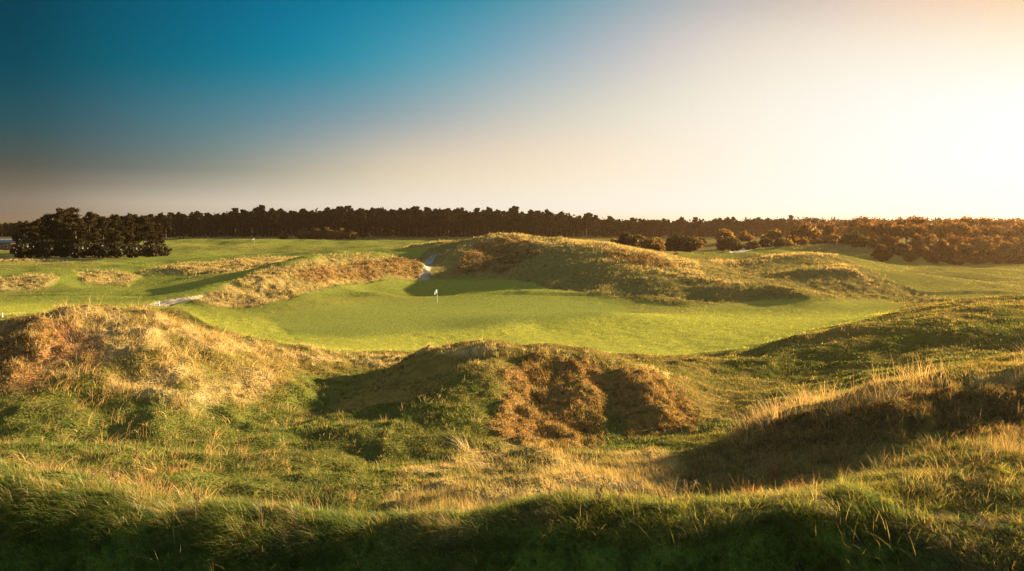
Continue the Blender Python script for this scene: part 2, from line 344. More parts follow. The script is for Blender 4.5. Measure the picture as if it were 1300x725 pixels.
def leaf_mat(name, trans=.45, gloss=.04, warm=(1.25, 1.08, .6), attr='tint'):
    m, nt, out = new_mat(name); L = nt.links.new
    att = N(nt, 'ShaderNodeAttribute', attribute_name=attr)
    info = N(nt, 'ShaderNodeObjectInfo')
    mr = N(nt, 'ShaderNodeMapRange'); L(info.outputs['Random'], mr.inputs['Value'])
    mr.inputs['To Min'].default_value = .8; mr.inputs['To Max'].default_value = 1.2
    sc_ = N(nt, 'ShaderNodeVectorMath', operation='SCALE'); L(att.outputs['Color'], sc_.inputs[0]); L(mr.outputs[0], sc_.inputs['Scale'])
    df = N(nt, 'ShaderNodeBsdfDiffuse'); L(sc_.outputs[0], df.inputs['Color'])
    w = N(nt, 'ShaderNodeVectorMath', operation='MULTIPLY'); L(sc_.outputs[0], w.inputs[0]); w.inputs[1].default_value = warm
    tr = N(nt, 'ShaderNodeBsdfTranslucent'); L(w.outputs[0], tr.inputs['Color'])
    mx = N(nt, 'ShaderNodeMixShader'); mx.inputs[0].default_value = trans; L(df.outputs[0], mx.inputs[1]); L(tr.outputs[0], mx.inputs[2])
    gl = N(nt, 'ShaderNodeBsdfGlossy'); gl.inputs['Roughness'].default_value = .45; gl.inputs['Color'].default_value = (.6, .6, .55, 1)
    m2 = N(nt, 'ShaderNodeMixShader'); m2.inputs[0].default_value = gloss; L(mx.outputs[0], m2.inputs[1]); L(gl.outputs[0], m2.inputs[2])
    L(m2.outputs[0], out.inputs['Surface'])
    return m

def plain_mat(name, c, rough_=.8, spread=.25, scale=3.0):
    m, nt, out = new_mat(name); L = nt.links.new
    tc = N(nt, 'ShaderNodeTexCoord')
    nz = N(nt, 'ShaderNodeTexNoise'); nz.inputs['Scale'].default_value = scale; nz.inputs['Detail'].default_value = 4; L(tc.outputs['Object'], nz.inputs['Vector'])
    rp = N(nt, 'ShaderNodeValToRGB'); L(nz.outputs['Fac'], rp.inputs['Fac'])
    rp.color_ramp.elements[0].color = (*[v * (1 - spread) for v in c], 1); rp.color_ramp.elements[1].color = (*[min(1, v * (1 + spread)) for v in c], 1)
    bs = N(nt, 'ShaderNodeBsdfPrincipled'); bs.inputs['Roughness'].default_value = rough_; L(rp.outputs[0], bs.inputs['Base Color']); L(bs.outputs[0], out.inputs['Surface'])
    return m

M_TURF = ground_mat('rough_turf', 1.4, .3, .4)
M_MOWN = ground_mat('mown_turf', 1.8, .45, .25)
M_GREEN = ground_mat('putting_turf', 1.6, .45, .08)
M_SAND = ground_mat('sand', .35, 0, .12)
M_GRASS = leaf_mat('grass_blades', .5, .015)
M_DRY = leaf_mat('dry_stalks', .4, .02, (1.15, 1.0, .75))
M_HEATH = leaf_mat('heather_leaves', .3, .03, (1.2, 1.0, .7))
M_NEEDLE = leaf_mat('pine_needles', .15, .0, (1.3, 1.1, .6))
M_LEAF = leaf_mat('autumn_leaves', .45, .02, (1.2, 1.0, .6))
M_BARK = plain_mat('bark', (.06, .035, .022), .9)
M_WHITE = plain_mat('white_paint', (.8, .8, .78), .5, .05)
M_FLAG = leaf_mat('flag_cloth', .4, .02, (1, 1, 1))
M_ROOF = plain_mat('pale_roof', (.26, .22, .19), .6, .1, .4)
M_BRICK = plain_mat('brick_wall', (.28, .12, .07), .9, .3, 2)
M_GLASS = plain_mat('dark_glass', (.03, .035, .04), .15, .1)

# ------------------------------------------------------------------ mesh building
def mesh_from(name, verts, loops, starts, mat, tint=None, attr='tint', smooth=False):
    me = bpy.data.meshes.new(name)
    me.vertices.add(len(verts)); me.vertices.foreach_set('co', np.ascontiguousarray(verts, np.float32).ravel())
    me.loops.add(len(loops)); me.loops.foreach_set('vertex_index', np.ascontiguousarray(loops, np.int32))
    me.polygons.add(len(starts)); me.polygons.foreach_set('loop_start', np.ascontiguousarray(starts, np.int32))
    me.update(calc_edges=True)
    if smooth: me.polygons.foreach_set('use_smooth', np.ones(len(starts), bool))
    if tint is not None:
        a = me.attributes.new(attr, 'FLOAT_COLOR', 'POINT')
        c = np.ones((len(verts), 4), np.float32); c[:, :3] = tint
        a.data.foreach_set('color', c.ravel())
    me.materials.append(mat)
    return me
def link(name, me, parent=None, loc=None, **props):
    o = bpy.data.objects.new(name, me); COL.objects.link(o)
    if parent is not None: o.parent = parent
    if loc is not None: o.location = loc
    for k, v in props.items(): o[k] = v
    return o
def thing(name, label, cat, loc, group=None, rz=0):
    o = bpy.data.objects.new(name, None); COL.objects.link(o); o.location = loc; o.rotation_euler = (0, 0, rz)
    o.empty_display_size = .3
    o['label'] = label; o['category'] = cat
    if group: o['group'] = group
    return o
def quads(name, Q, mat, tint=None, attr='tint'):
    """Q: n x 4 x 3"""
    k = len(Q)
    return mesh_from(name, Q.reshape(-1, 3), np.arange(k * 4), np.arange(k) * 4, mat, None if tint is None else np.repeat(tint, 4, 0), attr)

# the ground, split by what it is
idx = np.arange(NU * NV).reshape(NV, NU)
a_, b_, c_, d_ = idx[:-1, :-1], idx[:-1, 1:], idx[1:, 1:], idx[1:, :-1]
def cellmean(m): return (m[:-1, :-1] + m[:-1, 1:] + m[1:, 1:] + m[1:, :-1]) / 4
kind = np.zeros((NV - 1, NU - 1), int)
kind[cellmean(m_mown) > .5] = 1
kind[cellmean(m_green) > .5] = 2
kind[cellmean(m_path) > .5] = 3
kind[cellmean(m_bunk) > .5] = 4
VERTS = np.stack([GX, GY, Z], -1).reshape(-1, 3)
TI = ALB.reshape(-1, 3)
tu = np.gradient(np.stack([GX, GY, Z], -1), axis=1); tv = np.gradient(np.stack([GX, GY, Z], -1), axis=0)
NRM = np.cross(tu, tv); NRM /= np.linalg.norm(NRM, axis=-1, keepdims=True); NRMF = NRM.reshape(-1, 3)
for k, (nm, mt) in enumerate([('ground', M_TURF), ('fairway', M_MOWN), ('putting_green', M_GREEN), ('path', M_SAND), ('sand_bunker', M_SAND)]):
    s = kind == k
    f = np.stack([a_[s], b_[s], c_[s], d_[s]], -1)
    used, inv = np.unique(f, return_inverse=True)
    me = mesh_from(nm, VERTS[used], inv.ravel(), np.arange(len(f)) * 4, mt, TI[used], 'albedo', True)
    me.normals_split_custom_set_from_vertices(NRMF[used].tolist())
    link(nm, me, kind='structure')

# ------------------------------------------------------------------ grasses
def blades(root, h, w, az, bend, c0, c1, segs, face=None):
    """one curved tapering ribbon per root"""
    n_ = len(root)
    if face is None: face = rng.uniform(0, 2 * np.pi, n_)
    lean = np.stack([np.cos(az), np.sin(az), np.zeros(n_)], -1)
    wid = np.stack([np.cos(face), np.sin(face), np.zeros(n_)], -1)
    rows, cols = [], []
    for k in range(segs + 1):
        t = k / segs
        c = root + lean * (h * bend * t ** 1.7)[:, None] + np.array([0, 0, 1.]) * (h * (t - .45 * np.minimum(bend, 1.6) * t * t))[:, None]
        ww = (w * (1 - t ** 1.5) * .5)[:, None] * wid
        col = c0 * (1 - t) + c1 * t
        if k < segs:
            rows += [c - ww, c + ww]; cols += [col, col]
        else:
            rows.append(c); cols.append(col)
    P = np.stack(rows, 1); T = np.stack(cols, 1)
    m = 2 * segs + 1
    base = np.arange(n_)[:, None] * m
    pat, st = [], []
    for k in range(segs - 1):
        st.append(len(pat)); pat += [2 * k, 2 * k + 1, 2 * k + 3, 2 * k + 2]
    st.append(len(pat)); pat += [2 * segs - 2, 2 * segs - 1, 2 * segs]
    loops = (base + np.array(pat)[None]).ravel()
    starts = (np.arange(n_)[:, None] * len(pat) + np.array(st)[None]).ravel()
    return P.reshape(-1, 3), loops, starts, T.reshape(-1, 3)
def join(*parts):
    v, l, s, t = [], [], [], []; nv = nl = 0
    for a, b, c, d in parts:
        v.append(a); l.append(b + nv); s.append(c + nl); t.append(d); nv += len(a); nl += len(b)
    return np.concatenate(v), np.concatenate(l), np.concatenate(s), np.concatenate(t)

def scatter(n_, y0, y1, spread=.76, power=1.0):
    """points whose density falls with the square of the distance"""
    v = rng.uniform(math.log(y0), math.log(y1), n_)
    y = np.exp(v); x = rng.uniform(-spread, spread, n_) * (y + 1.5)
    return x, y
def vary(c, s=.2, hue=.08):
    k = 1 + rng.normal(0, s, (len(c), 1)); q = 1 + rng.normal(0, hue, (len(c), 3))
    return np.clip(c * np.clip(k, .4, 1.8) * q, .005, .8)

dens_rough = rough * (1 - m_path) * (1 - m_bunk)
def rough_layer(n_, y0, y1, segs, hmul, wmul):
    x, y = scatter(n_, y0, y1)
    keep = rng.random(n_) < sample(dens_rough, x, y) * np.clip(.75 + .7 * fbm(x * .9, y * .9, 131, 2), .15, 1)
    x, y = x[keep], y[keep]
    tan = sample(m_tan, x, y); hea = sample(m_heath, x, y)
    z = sample(Z, x, y) - .02
    n2 = len(x)
    tus = fbm(x * .8, y * .8, 141, 3)
    h = hmul * (.13 + .10 * tan + .05 * hea) * np.clip(1 + .9 * tus, .35, 2) * rng.uniform(.6, 1.35, n2)
    w = wmul * np.maximum(.0075, .00052 * y) * rng.uniform(.7, 1.3, n2)
    az = 2.6 + 2.4 * fbm(x * .5, y * .5, 151, 2) + rng.normal(0, .9, n2)
    bend = np.clip(rng.normal(.7, .3, n2) + .3 * fbm(x * .4, y * .4, 161, 2), .1, 1.6)
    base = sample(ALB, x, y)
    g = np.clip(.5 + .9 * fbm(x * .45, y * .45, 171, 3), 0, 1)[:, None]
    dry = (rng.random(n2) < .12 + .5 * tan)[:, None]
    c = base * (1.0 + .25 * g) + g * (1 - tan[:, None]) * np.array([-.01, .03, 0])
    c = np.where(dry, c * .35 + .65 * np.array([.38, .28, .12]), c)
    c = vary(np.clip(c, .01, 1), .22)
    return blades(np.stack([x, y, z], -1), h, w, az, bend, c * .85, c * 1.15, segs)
me = mesh_from('rough_grass', *(lambda q: (q[0], q[1], q[2], M_GRASS, q[3]))(join(rough_layer(230000, 14.5, 34, 3, 1.15, 1), rough_layer(260000, 34, 95, 2, 1.25, 1.15), rough_layer(170000, 95, 240, 1, 2.0, 1.1))))
link('rough_grass', me, kind='stuff', label='short mixed green and straw coloured rough grass covering the dunes')

def mown_layer(n_, y0, y1):
    x, y = scatter(n_, y0, y1, .7)
    keep = rng.random(n_) < sample(m_mown * (1 - m_green), x, y)
    x, y = x[keep], y[keep]; n2 = len(x)
    h = .06 * np.clip(1 + .6 * fbm(x * .2, y * .2, 33, 2), .5, 1.6) * rng.uniform(.6, 1.4, n2) * np.clip(y / 90, .8, 2.2)
    w = .0009 * y * rng.uniform(.7, 1.3, n2)
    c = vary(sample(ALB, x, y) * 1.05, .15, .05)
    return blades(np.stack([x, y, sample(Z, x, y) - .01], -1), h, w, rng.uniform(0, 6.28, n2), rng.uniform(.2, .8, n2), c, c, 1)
q = mown_layer(60000, 62, 220)
link('fairway_grass', mesh_from('fairway_grass', q[0], q[1], q[2], M_GRASS, q[3]), kind='stuff', label='close mown green grass of the fairways')

# lush grass on the shaded near bank
def lush(n_, y0, y1, hm):
    y = rng.uniform(y0, y1, n_); x = rng.uniform(-.8, .8, n_) * (y + 1)
    f = fbm(x * 1.1, y * 1.1, 201, 3)
    keep = rng.random(n_) < np.clip(.7 + .8 * f, .2, 1)
    x, y, f = x[keep], y[keep], f[keep]; n2 = len(x)
    h = hm * np.clip(1 + .6 * f, .5, 1.7) * rng.uniform(.5, 1.3, n2)
    az = -2.6 + 1.5 * fbm(x * .7, y * .7, 211, 3) + rng.normal(0, .55, n2)
    bend = np.clip(rng.normal(.95, .35, n2), .2, 1.7)
    g = np.clip(.5 + fbm(x * .5, y * .5, 221, 3), 0, 1)[:, None]
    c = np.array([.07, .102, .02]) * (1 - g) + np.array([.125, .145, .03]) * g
    strawy = sstep(.15, .5, fbm(x * .6 + 31, y * .6, 231, 3) + .25 * sstep(2, 7, x))
    dry = (rng.random(n2) < .03 + .5 * strawy)[:, None]
    c = np.where(dry, np.array([[.33, .24, .11]]), c)
    c = vary(c, .2)
    return blades(np.stack([x, y, sample(Z, x, y) - .03], -1), h, rng.uniform(.005, .016, n2), az, bend, c * .9, c * 1.15, 4)
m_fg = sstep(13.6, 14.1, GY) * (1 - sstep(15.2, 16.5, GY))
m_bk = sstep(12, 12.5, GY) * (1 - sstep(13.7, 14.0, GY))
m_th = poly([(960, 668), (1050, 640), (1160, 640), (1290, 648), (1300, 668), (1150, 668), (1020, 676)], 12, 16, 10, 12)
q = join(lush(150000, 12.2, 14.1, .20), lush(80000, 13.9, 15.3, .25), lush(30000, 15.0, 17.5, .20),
         *[])

# tall dry marram in tussocks
def marram(centres, per, h, lean_az, lean, c, segs=3, wmin=.005, spread=.25):
    k = len(centres); n_ = k * per
    ci = np.repeat(np.arange(k), per)
    hh = np.repeat(h, per) * rng.uniform(.45, 1.1, n_)
    ang = rng.uniform(0, 2 * np.pi, n_); rad = np.sqrt(rng.random(n_)) * np.repeat(h, per) * spread
    x = centres[ci, 0] + np.cos(ang) * rad; y = centres[ci, 1] + np.sin(ang) * rad
    z = sample(Z, x, y) - .03
    az0 = np.repeat(lean_az, per)
    vx = np.cos(ang) * .6 * rng.random(n_) + np.cos(az0) * np.repeat(lean, per) + rng.normal(0, .18, n_)
    vy = np.sin(ang) * .6 * rng.random(n_) + np.sin(az0) * np.repeat(lean, per) + rng.normal(0, .18, n_)
    az = np.arctan2(vy, vx); bend = np.clip(np.hypot(vx, vy), .05, 1.7)
    w = np.maximum(wmin, np.where(y > 80, .00026, .0004) * y) * rng.uniform(.7, 1.4, n_)
    cc = vary(np.repeat(c, per, 0), .2, .06)
    return blades(np.stack([x, y, z], -1), hh, w, az, bend, cc * np.array([.85, .85, .8]), np.clip(cc * 1.2, 0, .7), segs)
def tussocks(mask, n_, y0, y1, per, hgt, lean_az, lean, segs, wmin=.005, tone=(.44, .32, .14), thr=.35, seed=300):
    x, y = scatter(n_, y0, y1, .75)
    keep = rng.random(n_) < sample(mask, x, y) * sstep(-.4, .5, fbm(x * .5, y * .5, seed, 3) + thr)
    x, y = x[keep], y[keep]; k = len(x)
    g = rng.random((k, 1))
    c = np.array(tone) * (.75 + .5 * g) * np.array([[1, 1, 1]]) + (rng.random((k, 1)) < .2) * np.array([-.14, -.07, -.03])
    return marram(np.stack([x, y], -1), per, hgt * rng.uniform(.6, 1.3, k), lean_az + rng.normal(0, .5, k), np.clip(lean + rng.normal(0, .2, k), 0, 1.5), np.clip(c, .03, .7), segs, wmin)
q = join(q, tussocks(m_fg, 2000, 13.5, 16.5, 34, .29, -2.5, .7, 4, .007, (.175, .17, .035), .15, 380), tussocks(m_bk, 1500, 12.2, 14, 40, .24, -2.5, .9, 4, .008, (.085, .108, .028), .2, 382), tussocks(union(m_fg, m_bk), 1000, 12.5, 16.5, 5, .62, -2.2, .5, 4, .005, (.32, .25, .11), .2, 386), tussocks(m_fg, 900, 13.5, 16.5, 14, .42, -2.3, .8, 4, .006, (.30, .24, .10), -.1, 385),  # sunlit look of the crest fringe put into its paler tuft colour
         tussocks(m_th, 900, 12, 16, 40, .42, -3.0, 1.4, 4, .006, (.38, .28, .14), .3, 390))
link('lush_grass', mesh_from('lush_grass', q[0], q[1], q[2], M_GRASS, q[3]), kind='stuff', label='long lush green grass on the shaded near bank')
m_lm = poly([(0, 470), (0, 430), (64, 412), (165, 389), (250, 415), (340, 440), (430, 452), (330, 462), (360, 490), (250, 545), (180, 540), (60, 500)], 24, 60, 8, 10)
m_rr = poly([(925, 570), (964, 540), (1013, 522), (1062, 510), (1101, 500), (1160, 485), (1209, 480), (1320, 470), (1320, 490), (1209, 505), (1101, 530), (1013, 552), (950, 590)], 18, 33, 6, 5)
m_rim = poly([(330, 440), (440, 448), (520, 455), (600, 439), (700, 440), (800, 456), (880, 470), (880, 480), (790, 470), (690, 452), (600, 452), (480, 470), (380, 462)], 42, 75, 4, 4)
m_rf = poly([(860, 600), (880, 570), (960, 552), (1040, 528), (1160, 505), (1320, 490), (1320, 575), (1160, 585), (1060, 596), (985, 614), (900, 622)], 15, 31, 8, 8)
m_sad = poly([(400, 462), (480, 455), (600, 446), (640, 470), (600, 540), (480, 570), (400, 540)], 28, 62, 8, 8)
m_fl = poly([(0, 600), (60, 575), (190, 575), (260, 610), (200, 640), (60, 640)], 15, 26, 8, 8)
m_fr = poly([(940, 600), (985, 580), (1080, 575), (1060, 610), (980, 640), (930, 640)], 14, 26, 8, 8)
parts = [tussocks(m_lm, 22000, 24, 60, 9, .55, -.9, .85, 3, .006, thr=-.1), tussocks(m_lm, 5500, 24, 56, 6, 1.4, -.75, 1.1, 4, .013, (.52, .33, .13), .0, 345), tussocks(m_hol, 2600, 16, 42, 8, 1.05, -.75, .9, 4, .010, (.47, .30, .12), -.15, 350),
         tussocks(m_rr, 9000, 18, 33, 14, 1.0, -2.6, .5, 3, .005, (.44, .29, .12), -.05),
         tussocks(m_rim, 6000, 42, 75, 8, .42, -2.0, .4, 2, .006, (.46, .35, .16)),
         tussocks(m_fl, 2500, 15, 26, 10, .5, -1.2, .6, 3, .005, (.36, .20, .08), .1), tussocks(m_fr, 2500, 14, 26, 10, .5, -2.2, .5, 3, .005, (.36, .2, .07), .1),
         tussocks(m_sad, 4500, 28, 62, 14, .38, -1.2, .6, 3, .005, (.20, .165, .05), .3, 440), tussocks(m_sad, 1500, 28, 62, 9, .6, -1.0, .7, 3, .005, (.40, .30, .13), .0, 445),
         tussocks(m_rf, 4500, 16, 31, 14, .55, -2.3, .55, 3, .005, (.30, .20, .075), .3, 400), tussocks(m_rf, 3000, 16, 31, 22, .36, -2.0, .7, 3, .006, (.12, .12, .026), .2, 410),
         tussocks(m_heath, 12000, 16, 52, 12, .34, -1.2, .6, 2, .006, (.32, .19, .07), .5, 370), tussocks(m_heath, 2600, 16, 34, 16, .5, -2.3, .6, 3, .005, (.36, .24, .09), .0, 375), tussocks(m_heath, 1200, 16, 34, 18, .45, -2.0, .5, 3, .006, (.12, .12, .025), -.05, 377),
         tussocks(m_tan * (1 - .75 * m_heath), 80000, 95, 240, 9, .66, -1.0, .6, 2, .004, (.41, .30, .12), .34), tussocks(m_heath, 14000, 110, 215, 9, .6, -1.0, .6, 2, .004, (.24, .13, .045), .3, 430),
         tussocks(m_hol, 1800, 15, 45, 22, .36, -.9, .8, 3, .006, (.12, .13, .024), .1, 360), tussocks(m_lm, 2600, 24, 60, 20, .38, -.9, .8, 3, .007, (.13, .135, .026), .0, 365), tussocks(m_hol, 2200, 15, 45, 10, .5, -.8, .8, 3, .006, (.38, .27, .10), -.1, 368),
         tussocks(rough * (1 - m_tan) * (1 - m_heath), 26000, 95, 240, 9, .6, -1.2, .5, 2, .004, (.21, .16, .055), .2, 420), tussocks(rough * near * (1 - m_heath) * sstep(15, 18, GY), 2600, 15, 80, 9, .4, -1.5, .7, 2, .005, (.36, .25, .09), -.1, 340)]
q = join(*parts)
link('marram_grass', mesh_from('marram_grass', q[0], q[1], q[2], M_DRY, q[3]), kind='stuff', label='tall straw coloured marram grass growing over the dune crests')

# heather: low domes of small stiff leaves
def leaf_cloud(cent, rad, per, size, c, flat=.7):
    k = len(cent); n_ = k * per; ci = np.repeat(np.arange(k), per)
    d = rng.normal(0, 1, (n_, 3)); d /= np.linalg.norm(d, axis=1, keepdims=True)
    r = rng.random(n_) ** .45
    p = cent[ci] + d * (r * rad[ci])[:, None] * np.array([1, 1, flat])
    a = rng.normal(0, 1, (n_, 3)); a /= np.linalg.norm(a, axis=1, keepdims=True)
    b = np.cross(a, rng.normal(0, 1, (n_, 3))); b /= np.linalg.norm(b, axis=1, keepdims=True)
    s = (size * rng.uniform(.5, 1.4, n_))[:, None]
    a = a * s; b = b * s * .55
    Q = np.stack([p - a, p + b, p + a, p - b], 1)
    return Q, vary(c[ci], .22, .07)
def heather(n_, y0, y1, per, rad0, size):
    x, y = scatter(n_, y0, y1, .75)
    keep = rng.random(n_) < sample(m_heath, x, y)
    x, y = x[keep], y[keep]; k = len(x)
    rad = rad0 * rng.uniform(.6, 1.4, k)
    g = rng.random((k, 1)); c = np.array([.20, .095, .03]) * (1 - g) + np.array([.30, .19, .065]) * g
    c = np.where(rng.random((k, 1)) < .25, np.array([.08, .085, .02]), c)
    return leaf_cloud(np.stack([x, y, sample(Z, x, y) + rad * .25], -1), rad, per, size, c)
hq = [heather(36000, 16, 52, 26, .17, .032), heather(30000, 110, 210, 22, .55, .11)]
link('heather', quads('heather', np.concatenate([h[0] for h in hq]), M_HEATH, np.concatenate([h[1] for h in hq])), kind='stuff', label='rusty brown heather covering the steep dune faces')

# single tall tufts and weeds
def tuft(name, label, cat, px, py, h, per, lean_az, lean, c, group=None, wmin=.007, spread=.18):
    x, y, z = on_ground(px, py)
    q_ = marram(np.array([[x, y]]), per, np.array([h]), np.array([lean_az]), np.array([lean]), np.array([c]), 4, wmin, spread)
    me_ = mesh_from(name, q_[0] - np.array([x, y, z]), q_[1], q_[2], M_DRY, q_[3])
    o = link(name, me_, loc=(x, y, z), label=label, category=cat)
    if group: o['group'] = group
    return o
tuft('grass_tuft', 'pale straw grass tuft standing just behind the shaded near bank', 'grass tuft', 528, 640, .85, 34, 2.6, .3, (.5, .35, .14))
tuft('grass_tuft', 'bleached grass tuft flopped over on the left flank of the central mound', 'grass tuft', 590, 572, 1.1, 46, 2.5, .75, (.5, .40, .22))
tuft('grass_tuft', 'thin reddish grass tuft below the near right ridge', 'grass tuft', 985, 606, .8, 40, 2.7, .5, (.42, .22, .10))
tuft('grass_tuft', 'small dry tuft left of the pale straw tuft by the near bank', 'grass tuft', 446, 636, .55, 26, 1.8, .3, (.36, .22, .09))

def weed(label, px, py, h, group=None):
    """dock or ragwort: a few stems with seed heads"""
    x, y, z = on_ground(px, py)
    o = thing('weed', label, 'weed', (x, y, z), group)
    for k in range(random.randint(3, 5)):
        st_, sq, sc_ = [], [], []
        az = random.uniform(0, 6.28); ln = random.uniform(.05, .3); hh = h * random.uniform(.6, 1)
        r0 = np.array([[random.uniform(-.06, .06), random.uniform(-.06, .06), -.03]])
        cc = np.array([[.26, .19, .09]])
        for fc in (0, 1.57):
            st_.append(blades(r0, np.array([hh]), np.array([.012]), np.array([az]), np.array([ln]), cc, cc, 4, np.array([fc])))
        for t in np.linspace(.6, 1, 16):
            p = r0[0] + np.array([math.cos(az), math.sin(az), 0]) * hh * ln * t ** 1.7 + np.array([0, 0, hh * (t - .45 * ln * t * t)])
            Q_, c_ = leaf_cloud(p[None], np.array([.032 * (1.4 - t)]), 8, .012, np.array([[.27, .19, .10]]), 1.4)
            sq.append(Q_); sc_.append(c_)
        q_ = join(*st_); so_ = link('stem', mesh_from('stem', q_[0], q_[1], q_[2], M_DRY, q_[3]), o)
        link('seed_head', quads('seed_head', np.concatenate(sq), M_HEATH, np.concatenate(sc_)), so_)
weed('dark weed with dry seed heads, left one of the pair in the hollow', 315, 590, .75)
weed('lighter weed with dry seed heads, right one of the pair in the hollow', 336, 590, .75)
weed('red brown weed on the lit strip above the near bank at left', 252, 652, .6)
weed('tall dry weed in front of the left mound near the reddish stalks', 150, 632, .8)
weed('rusty weed in the lit grass beside the near bank, further left of the tall one', 118, 628, .6)
for i_, px in enumerate((700, 728, 757, 788, 806, 845, 872)):
    weed('thin dry weed stem standing in the straw coloured valley before the central mound', px, 640 + (i_ % 3) * 4, random.uniform(.5, .85), 'thin weeds in the valley')

# ------------------------------------------------------------------ trees
def tube(pts, rads, sides=6):
    V_, L_, S_ = [], [], []
    for i, (p, r) in enumerate(zip(pts, rads)):
        for k in range(sides):
            a = 2 * math.pi * k / sides
            V_.append((p[0] + r * math.cos(a), p[1] + r * math.sin(a), p[2]))
    nl = 0
    for i in range(len(pts) - 1):
        for k in range(sides):
            k2 = (k + 1) % sides
            S_.append(nl); L_ += [i * sides + k, i * sides + k2, (i + 1) * sides + k2, (i + 1) * sides + k]; nl += 4
    return np.array(V_, float), np.array(L_), np.array(S_), np.tile([.1, .06, .04], (len(V_), 1))

def tree_meshes(kind_, H_, seed, leaf, per, tone, tone2):
    """trunk with limbs, and a crown of many leaf faces gathered in uneven clumps"""
    rs = random.Random(seed)
    tubes, cents, rads = [], [], []
    lx, ly = rs.uniform(-.05, .05) * H_, rs.uniform(-.05, .05) * H_
    def axis(t): return np.array([lx * t * t, ly * t * t, H_ * t])
    if kind_ == 'pine':
        tubes.append(tube([axis(t) - np.array([0, 0, .4 * (t == 0)]) for t in (0, .25, .5, .75, .97)], [H_ * .017 * s for s in (1.2, 1, .8, .5, .15)]))
        lo = rs.uniform(.10, .25) if H_ < 12 else rs.uniform(.28, .42)
        nb = 34 if H_ < 12 else 20
        for i in range(nb):
            t = lo + (1 - lo) * (i + rs.random()) / nb
            prof = (.30 if H_ < 12 else .20) * (1 - (t - lo) / (1 - lo) * .55) * rs.uniform(.55, 1.25)
            az = rs.uniform(0, 6.28); L_ = prof * H_
            a = axis(t * .96); b = a + np.array([math.cos(az) * L_, math.sin(az) * L_, L_ * rs.uniform(.1, .5)])
            if b[2] > H_ * 1.03: b[2] = H_ * 1.03
            tubes.append(tube([a, (a + b) / 2 + np.array([0, 0, -.02 * H_]), b], [H_ * .006, H_ * .004, H_ * .002], 4))
            for f_ in (.55, 1.0):
                cents.append(a * (1 - f_) + b * f_ + np.array([0, 0, .01 * H_])); rads.append(H_ * rs.uniform(.055, .095))
        cents.append(axis(1.0)); rads.append(H_ * .06); flat = .62
    elif kind_ == 'broad':
        tubes.append(tube([axis(t) - np.array([0, 0, .4 * (t == 0)]) for t in (0, .2, .45, .7)], [H_ * .02 * s for s in (1.3, 1, .7, .3)]))
        for i in range(26):
            az = rs.uniform(0, 6.28); el = rs.uniform(-.25, 1.3); rr = H_ * .34 * rs.uniform(.6, 1.1)
            a = axis(rs.uniform(.2, .5)); b = np.array([0, 0, H_ * .55]) + np.array([math.cos(az) * math.cos(el) * rr, math.sin(az) * math.cos(el) * rr, math.sin(el) * rr * 1.2])
            tubes.append(tube([a, (a + b) / 2, b], [H_ * .008, H_ * .005, H_ * .002], 4))
            cents.append(b); rads.append(H_ * rs.uniform(.10, .17)); cents.append((a + b) / 2 + np.array([0, 0, .08 * H_])); rads.append(H_ * .12)
        flat = .8
    else:                                            # shrub: many stems from the ground, wide dome
        for i in range(28):
            az = rs.uniform(0, 6.28); rr = rs.random() ** .6
            b = np.array([math.cos(az) * rr * H_ * .62, math.sin(az) * rr * H_ * .62, H_ * (.80 * math.sqrt(max(0, 1 - rr * rr * .85)) * rs.uniform(.75, 1.1))])
            a = np.array([b[0] * .15, b[1] * .15, -.2])
            tubes.append(tube([a, a * .45 + b * .55 + np.array([0, 0, .06 * H_]), b], [H_ * .018, H_ * .01, H_ * .004], 4))
            cents.append(b); rads.append(H_ * rs.uniform(.13, .24)); cents.append(a * .4 + b * .6); rads.append(H_ * .2)
        flat = .8
    cents = np.array(cents); rads = np.array(rads); g = np.array([[rs.random()] for _ in cents])
    c = np.array(tone) * (1 - g) + np.array(tone2) * g
    Q_, tc = leaf_cloud(cents, rads, per, leaf, c, flat)
    tq = join(*tubes)
    return mesh_from('trunk', tq[0], tq[1], tq[2], M_BARK), quads('crown', Q_, M_NEEDLE if kind_ == 'pine' else M_LEAF, tc)
def tree(name, meshes, x, y, s, label, cat, group=None, sink=.0, sz=1.0):
    o = thing(name, label, cat, (x, y, ground_z(x, y) - sink), group, random.uniform(0, 6.28)); o.scale = (s, s, s * sz)
    tr = link('trunk', meshes[0], o); link('crown', meshes[1], o)
    return o

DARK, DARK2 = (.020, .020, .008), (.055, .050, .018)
# clump of pines on the left, nearer than the belt
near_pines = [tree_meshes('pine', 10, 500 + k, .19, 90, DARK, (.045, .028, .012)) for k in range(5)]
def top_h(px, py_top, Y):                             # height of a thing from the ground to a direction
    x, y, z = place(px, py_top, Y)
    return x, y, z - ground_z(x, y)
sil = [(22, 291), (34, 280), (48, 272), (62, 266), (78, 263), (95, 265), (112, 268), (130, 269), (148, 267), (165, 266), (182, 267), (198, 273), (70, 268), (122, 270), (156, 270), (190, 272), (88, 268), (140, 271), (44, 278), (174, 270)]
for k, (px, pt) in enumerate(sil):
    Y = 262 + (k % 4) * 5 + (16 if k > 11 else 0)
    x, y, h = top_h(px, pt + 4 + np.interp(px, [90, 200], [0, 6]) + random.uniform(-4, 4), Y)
    tree('pine_tree', near_pines[k % 5], x, y, h / 10, 'dark spreading pine in the nearer clump at the left edge of the course', 'tree', 'pines of the nearer left clump')
